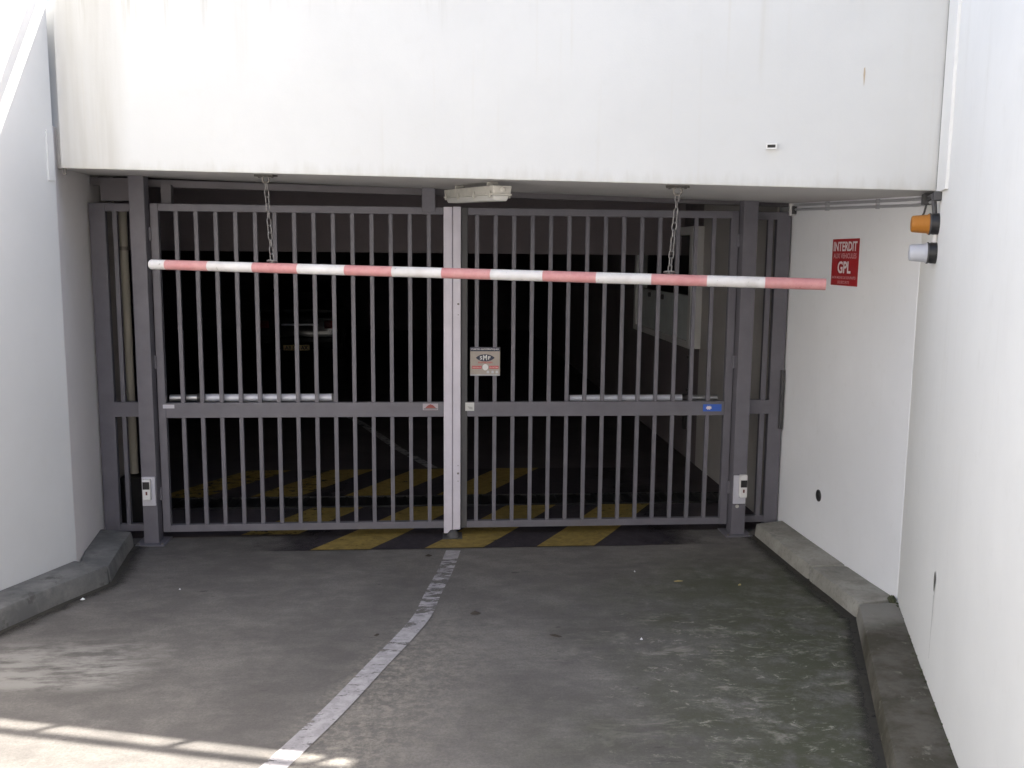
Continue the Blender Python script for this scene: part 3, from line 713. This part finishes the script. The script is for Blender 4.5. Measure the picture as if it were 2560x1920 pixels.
# ---------------------------------------------------------------- conduits
def conduit(dz, off, label):
    t = thing('cable_conduit', (2.56,-1.0,2.48), label, 'conduit', 'conduits above the sign')
    pts = [(2.572-off, y, sof(2.56, y)-dz) for y in (-.03,-.5,-1.0,-1.5,-1.80)]
    c_ = R0+RN*off
    pts += [(c_.x+.004, c_.y+.05, sof(2.55,-1.9)-dz), (c_.x-.03, c_.y-.09, sof(2.5,-2.0)-dz)]
    for tt in (.25,.40,.50): p = R0+RD*tt+RN*off; pts.append((p.x, p.y, sof(p.x, p.y)-dz))
    MB().tube(pts, .0095, 10).build('pipe', M['pvc'], t, smooth=True)
    for y in (-.65,-1.40):
        MB().box(2.548-off*.5,2.572,y-.012,y+.012,sof(2.56,y)-dz-.014,sof(2.56,y)-dz+.014).build('clip', M['pvc'], t, bevel=.003)
conduit(.018, .014, 'upper of the two grey conduits along the top of the sign wall')
conduit(.050, .014, 'lower of the two grey conduits along the top of the sign wall')
jb = thing('junction_bracket', (2.55,.0,2.49), 'small white bracket at the gate end of the grey conduits', 'bracket')
MB().box(2.528,2.572,-.045,-.015,2.455,2.545).build('plate', M['white_pl'], jb, bevel=.004)
MB().box(2.538,2.566,-.075,-.046,2.465,2.525).build('gland', M['dgrey'], jb, bevel=.004)
cb = thing('cable_box', rwp(.30, 2.42), 'dark cable box with loose leads in the corner above the lamps', 'cable box')
p = rwp(.335, sof(2.43,-2.25)-.032, .025)
b = MB(); b.obox(p, rd3*.045, rn3*.024, z3*.028); b.build('box', M['dgrey'], cb, bevel=.006)
p2 = rwp(t0+.07, 2.445, .03)
MB().tube([p+rd3*.03, rwp(.43, 2.445, .03), p2, rwp(t0+.075, 2.40, .025), rwp(t0+.075, 2.35, .02)], .012, 8).build('cable', M['dgrey'], cb, smooth=True)
MB().tube([p-rd3*.01-z3*.02, p-rd3*.01-z3*.07+rn3*.01, rwp(.40, 2.36, .05), rwp(t0+.03, 2.33, .045)], .005, 8).build('lead', M['dgrey'], cb, smooth=True)
b = MB(); b.obox(rwp(t0+.10, 2.440, .018), rd3*.032, rn3*.018, z3*.022); b.build('end_fitting', M['dgrey'], cb, bevel=.006)
MB().tube([rwp(t0+.07, 2.258, .012), rwp(t0+.065, 2.22, .012)], .010, 8).build('cable', M['white_pl'], cb)

# ---------------------------------------------------------------- red sign
sg = thing('warning_sign', (2.563,-.965,1.96), 'red rectangular sign reading INTERDIT AUX VEHICULES GPL on the white wall', 'sign')
sx = 2.5605
def sgp(u, v): return Vector((2.566-.0118*(u+.755)*-1 if False else 2.5600+.0118*(u+.96), u, v))
wn = Vector((-.99993,.0118,0)).normalized()
b = MB(); c0 = Vector((2.5645+.0118*(-.0), -.9625, 2.1135)); wa = Vector((-.0118,-.99993,0))
c0 = Vector((2.5755 + .0118*(-.9625) - .0035, -.9625, 2.1135))
b.obox(c0, wa*.2035, wn*.002, z3*.153); b.build('panel', M['red_sign'], sg, bevel=.001)
def st(body, dv, h, w, m, bold=.02): text('lettering', body, m, sg, c0+z3*dv+wn*.0022, wa, z3, h, w, bold, lift=.0008)
st('INTERDIT', .104, .062, .365, M['sign_white'], .028)
st('AUX VEHICULES', .042, .034, .355, M['pale_red'], .02)
st('GPL', -.033, .080, .205, M['sign_white'], .032)
st('NON MUNIS DE SOUPAPES', -.100, .018, .365, M['pale_red'], .015)
st('DE SECURITE', -.131, .018, .180, M['pale_red'], .015)

# ---------------------------------------------------------------- kerbs
def kerb(name, foot, back, h, m, label, bev=.018):      # foot: outer line, back: wall line (same count)
    n = len(foot); b = MB()
    for (fx_, fy), (bx_, by) in zip(foot, back):
        z0f, z0b = gz(fy), gz(by)
        inx, iny = bx_-fx_, by-fy; l = math.hypot(inx, iny); tx, ty = fx_+inx/l*.022, fy+iny/l*.022
        b.v += [(fx_, fy, z0f-.06), (tx, ty, z0f+h), (bx_, by, z0b+h+.006), (bx_, by, z0b-.06)]
    for i in range(n-1):
        for k_ in range(4): b.f.append([4*i+k_, 4*i+(k_+1) % 4, 4*i+4+(k_+1) % 4, 4*i+4+k_]); b.mi.append(0)
    b.f.append([0,1,2,3]); b.f.append([4*n-1,4*n-2,4*n-3,4*n-4]); b.mi += [0,0]
    c = Vector((sum(p[0] for p in foot)/n, sum(p[1] for p in foot)/n, gz(foot[0][1])))
    return tag(b.build(name, m, bevel=bev, smooth=True, loc=c), label, 'kerb', 'kerbs along the ramp')
kerb('kerb_stone', [(2.325,-.13),(2.318,-.6),(2.306,-1.215)], [(2.585,-.06),(2.58,-.6),(2.568,-1.225)], .098, M['kerb'], 'pale kerb stone under the red sign, nearest the right gate post')
kerb('kerb_stone', [(2.306,-1.232),(2.300,-1.6),(2.290,-1.965)], [(2.568,-1.242),(2.563,-1.6),(2.57,-1.93)], .098, M['kerb'], 'pale kerb stone ending at the inner corner of the right wall', .022)
def rl_(t, w): p = R0+RD*t+RN*w; return (p.x, p.y)
fo = [(2.285,-1.975)] + [rl_(t, .236) for t in (.45,1.0,2.0,3.2,5.0)]
kerb('kerb_stone', fo, [rl_(.02,-.01)]+[rl_(t,-.01) for t in (.52,1.05,2.05,3.2,5.0)], .094, M['kerb_m'], 'long dark mossy kerb along the foot of the right wall')
fo = [(-2.322,-.135),(-2.295,-.38),(-2.245,-.72),(-2.198,-1.01)]
bk = [(-2.605,-.05),(-2.565,-.32),(-2.51,-.62),(-2.44,-.89)]
kerb('kerb_stone', fo, bk, .112, M['kerb_g'], 'short grey kerb stone running in to the left side panel', .032)
def ll_(t, w): p = L0+LD*t+Vector((.9508,-.3097))*w; return (p.x, p.y)
kerb('kerb_stone', [(-2.202,-1.022)]+[ll_(t, .255) for t in (.5,1.0,2.0,4.0,6.5)], [ll_(.015,-.01)]+[ll_(t,-.01) for t in (.5,1.0,2.0,4.0,6.5)], .122, M['kerb_g'], 'long grey kerb along the foot of the left ramp wall')

# moss and dirt gathered in the joint between kerb and right wall, and at the corner
b = MB()
for i in range(150):
    t = random.uniform(.0, 3.4); w = random.uniform(-.004,.012)+.012*random.random()**2
    if t > .15 and random.random() < .35 and t < .8: continue
    p = R0+RD*t+RN*w; s = random.uniform(.003,.009); z = gz(p.y)+.098+random.uniform(-.004,.008)
    c = Vector((p.x, p.y, z))
    vs = [c+Vector((s*random.uniform(.7,1.3)*a, s*random.uniform(.7,1.3)*bb, s*random.uniform(.4,.9)*cc)) for a, bb, cc in ((1,0,0),(0,1,0),(-1,0,0),(0,-1,0),(0,0,1),(0,0,-1))]
    b.add(vs, [(0,1,4),(1,2,4),(2,3,4),(3,0,4),(1,0,5),(2,1,5),(3,2,5),(0,3,5)])
for i in range(36):
    p = Vector((2.535,-1.945))+RN*random.uniform(-.0,.03)+RD*random.uniform(-.03,.05); s = random.uniform(.008,.02); c = Vector((p.x,p.y,gz(p.y)+.105))
    vs = [c+Vector((s*a*random.uniform(.7,1.3), s*bb*random.uniform(.7,1.3), s*cc)) for a, bb, cc in ((1,0,0),(0,1,0),(-1,0,0),(0,-1,0),(0,0,1),(0,0,-1))]
    b.add(vs, [(0,1,4),(1,2,4),(2,3,4),(3,0,4),(1,0,5),(2,1,5),(3,2,5),(0,3,5)])
tag(b.build('moss', M['moss'], smooth=True), 'dark moss in the joint between the right wall and its kerb', 'moss', kind='stuff')

# damp dirt gathered along the foot of the kerbs, thinning out away from them
k = NT('gutter_dirt'); k.out(k.mix(k.noise(30, 4, .7), (.038,.034,.028), (.075,.07,.058)), .95)
at = k.t.nodes.new('ShaderNodeAttribute'); at.attribute_name = 'thin'
k.alpha(k.math('MULTIPLY', k.ramp(k.math('ADD', at.outputs['Fac'], k.math('MULTIPLY', k.math('SUBTRACT', k.noise(9, 7, .7, off=(3,3,0)), .5), 1.1)), .10, .95), .85)); M['dirt'] = k.m
def dirt(pts, w, side, label):                          # pts: the kerb's foot line, side: +1 / -1 = which way the ramp lies
    b = MB(); P = [Vector(p) for p in pts]; Q = []
    for a, c in zip(P[:-1], P[1:]):
        n = max(1, int((c-a).length/.08)); Q += [a+(c-a)*i/n for i in range(n)]
    Q.append(P[-1]); val = []
    for i, q in enumerate(Q):
        t = (Q[min(i+1, len(Q)-1)]-Q[max(i-1, 0)]).normalized(); sd = Vector((t.y, -t.x))*side
        for u, v in ((-.025, 1), (.02, .95), (.02+w*.4, .5), (.02+w, 0)):
            p = q+sd*u; b.v.append((p.x, p.y, gz(p.y)+.006)); val.append(v)
    for i in range(len(Q)-1):
        for m_ in range(3): b.f.append([4*i+m_, 4*i+m_+1, 4*i+m_+5, 4*i+m_+4]); b.mi.append(0)
    o = b.build('gutter_dirt', M['dirt'])
    at_ = o.data.attributes.new('thin', 'FLOAT', 'POINT')
    for i, v in enumerate(val): at_.data[i].value = v
    tag(o, label, 'dirt', kind='stuff')
dirt([(2.325,-.12),(2.318,-.6),(2.306,-1.22),(2.288,-1.97)], .13, 1, 'dark dirt line along the foot of the pale right kerb stones')
dirt([(2.288,-1.97)]+[rl_(t, .236) for t in (.5,1.2,2.2,3.4)], .08, 1, 'dark dirt line along the foot of the mossy right kerb')
dirt([(-2.322,-.12),(-2.295,-.38),(-2.245,-.72),(-2.20,-1.02)]+[ll_(t, .255) for t in (.4,.8,1.5,2.5)], .12, -1, 'dark dirt line along the foot of the left kerbs')

# ---------------------------------------------------------------- unseen street added behind the viewpoint to bounce sunlight onto the lintel
b = MB(); b.box(-40,40,-14.1,-8.5,.40,.536); tag(b.build('street_pavement', mat('pavement', (.45,.43,.40), .9, var=.15), bevel=.01), 'pale pavement across the street at the top of the ramp', 'pavement', kind='structure')  # pavement and its material are added, only to bounce sunlight onto the lintel
ob = thing('street_building', (0,-17.5,.53), 'pale street building standing opposite the ramp', 'building')
b = MB(); b.box(-22,22,-20.5,-14.5,.3,10); b.build('wall', mat('facade', (.80,.775,.735), .9, var=.08, vscale=.6), ob)
for fz in (1.6,4.6,7.6):
    for i in range(11):
        x = -19+3.8*i
        f = MB().box(x-.65,x+.65,-14.52,-14.44,fz,fz+1.7).build('window', M['white_pl'], ob)
        MB().box(x-.55,x+.55,-14.439,-14.43,fz+.1,fz+1.6).build('pane', M['glass_dark'], f)

# ---------------------------------------------------------------- litter
def scrap(name, x, y, s, m, label, cat, ang=0, flat=.25, long_=1.8):
    b = MB(); n = 9; z = gz(y)+.003
    ca, sa = math.cos(ang), math.sin(ang)
    ring = []
    for i in range(n):
        a = 2*PI*i/n; r = s*random.uniform(.75,1.2); u, v = r*long_*math.cos(a), r*math.sin(a)
        ring.append((x+u*ca-v*sa, y+u*sa+v*ca, z+random.uniform(.0,.4)*s*flat))
    b.add(ring+[(x, y, z+s*flat*1.6+.002), (x, y, z-.002)], [(i, (i+1) % n, n) for i in range(n)]+[((i+1) % n, i, n+1) for i in range(n)])
    return tag(b.build(name, m, loc=(x, y, z)), label, cat)
scrap('paper_scrap', -2.262,-1.335,.012, M['litter'], 'white paper scrap lying against the left kerb', 'litter', .4, .7, 1.3)
scrap('paper_scrap', -1.731,-1.169,.006, M['litter'], 'tiny white scrap on bare concrete near the left gate post', 'litter', 1.2, .8, 1)
scrap('paper_scrap', 1.21,-.98,.006, M['litter'], 'tiny white scrap on the concrete right of the painted hatching', 'litter', .3, .8, 1)
scrap('dry_leaf', 1.45,-1.20,.012, M['leaf'], 'thin yellowish dry leaf on the dark concrete by the right kerb', 'leaf', .1, .3, 3)
scrap('dry_leaf', 1.83,-1.30,.011, M['leaf'], 'small tan leaf near the joint of the right kerb stones', 'leaf', .9, .4, 1.6)
scrap('dark_leaf', .10,-1.73,.022, M['leafd'], 'dark curled leaf just right of the white line', 'leaf', .2, .4, 1.6)
scrap('dark_leaf', -.18,-.52,.018, M['leafd'], 'dark leaf by the upper end of the white line', 'leaf', .0, .4, 1.4)
scrap('dark_leaf', .52,-2.13,.016, M['leafd'], 'narrow dark leaf in the middle of the right lane', 'leaf', -.5, .3, 2.4)
scrap('dark_leaf', -.45,-2.05,.012, M['leafd'], 'small dark leaf just left of the white line', 'leaf', .8, .3, 1.7)
scrap('paper_scrap', .98,-2.22,.008, M['litter'], 'white speck of litter on the mossy right lane', 'litter', .5, .8, 1.2)

# ---------------------------------------------------------------- car parked in the dark
CX, CY = -2.9, 12.0
car = thing('parked_car', (CX, CY+2, 0), 'dark parked car with yellow number plate in the unlit garage', 'car')
secs = [(0,.70,.30,.62),(.04,.80,.24,.86),(.25,.85,.22,.98),(.32,.85,.22,1.0),(1.1,.87,.20,.99),(2.6,.87,.20,.96),(3.3,.84,.20,.84),(3.85,.76,.24,.66),(3.95,.62,.32,.55)]
def loft(secs, name, m, parent, rnd=.25):
    b = MB(); n = 12
    for y, hw, z0, z1 in secs:
        h = z1-z0
        pr = [(-hw*.92,z0),(hw*.92,z0),(hw,z0+h*.25),(hw,z0+h*.6),(hw*.96,z0+h*.85),(hw*.86,z1),(hw*.4,z1+.012),(-hw*.4,z1+.012),(-hw*.86,z1),(-hw*.96,z0+h*.85),(-hw,z0+h*.6),(-hw,z0+h*.25)]
        b.v += [(CX+x, CY+y, z) for x, z in pr]
    for i in range(len(secs)-1):
        for k_ in range(n): b.f.append([n*i+k_, n*i+(k_+1) % n, n*(i+1)+(k_+1) % n, n*(i+1)+k_]); b.mi.append(0)
    b.f.append(list(range(n))); b.f.append([n*(len(secs)-1)+k_ for k_ in range(n)]); b.mi += [0,0]
    return b.build(name, m, parent, smooth=True)
loft(secs, 'body', M['car'], car)
loft([(.22,.74,.97,1.02),(.55,.66,.97,1.40),(1.0,.64,.97,1.46),(1.8,.64,.97,1.45),(2.6,.72,.95,1.0)], 'cabin', M['car'], car)
b = MB(); b.add([(CX-.60,CY+.25,1.03),(CX+.60,CY+.25,1.03),(CX+.54,CY+.50,1.37),(CX-.54,CY+.50,1.37)], [(0,1,2,3)]); b.build('rear_window', M['glass_dark'], car)
for s in (-1, 1):
    b = MB(); b.box(CX+s*.66-.11,CX+s*.66+.11,CY-.02,CY+.10,.66,.82); b.build('tail_light', M['tail'], car, bevel=.02)
    for yy in (.75,3.15):
        w = MB().lathe((CX+s*.70,CY+yy,.31), (s,0,0), [(0,.29),(.02,.31),(.16,.31),(.18,.28)], 22).build('wheel', M['tyre'], car, smooth=True)
        MB().lathe((CX+s*.885,CY+yy,.31), (s,0,0), [(0,.20),(.012,.18)], 16).build('rim', M['galv'], w)
MB().box(CX-.30,CX+.42,CY-.012,CY+.02,.72,.75).build('trim_strip', M['chrome'], car)  # pale strip added in place of a reflection on the car's rear
MB().box(CX-.80,CX+.80,CY-.05,CY+.06,.36,.50).build('bumper', M['car'], car, bevel=.03)
npl = MB().box(CX-.26,CX+.26,CY-.085,CY-.075,.225,.335).build('number_plate', M['yplate'], car)
text('lettering', 'AB 547 AX', M['black'], npl, (CX,CY-.0865,.28), (1,0,0), (0,0,1), .075, .45, .02)
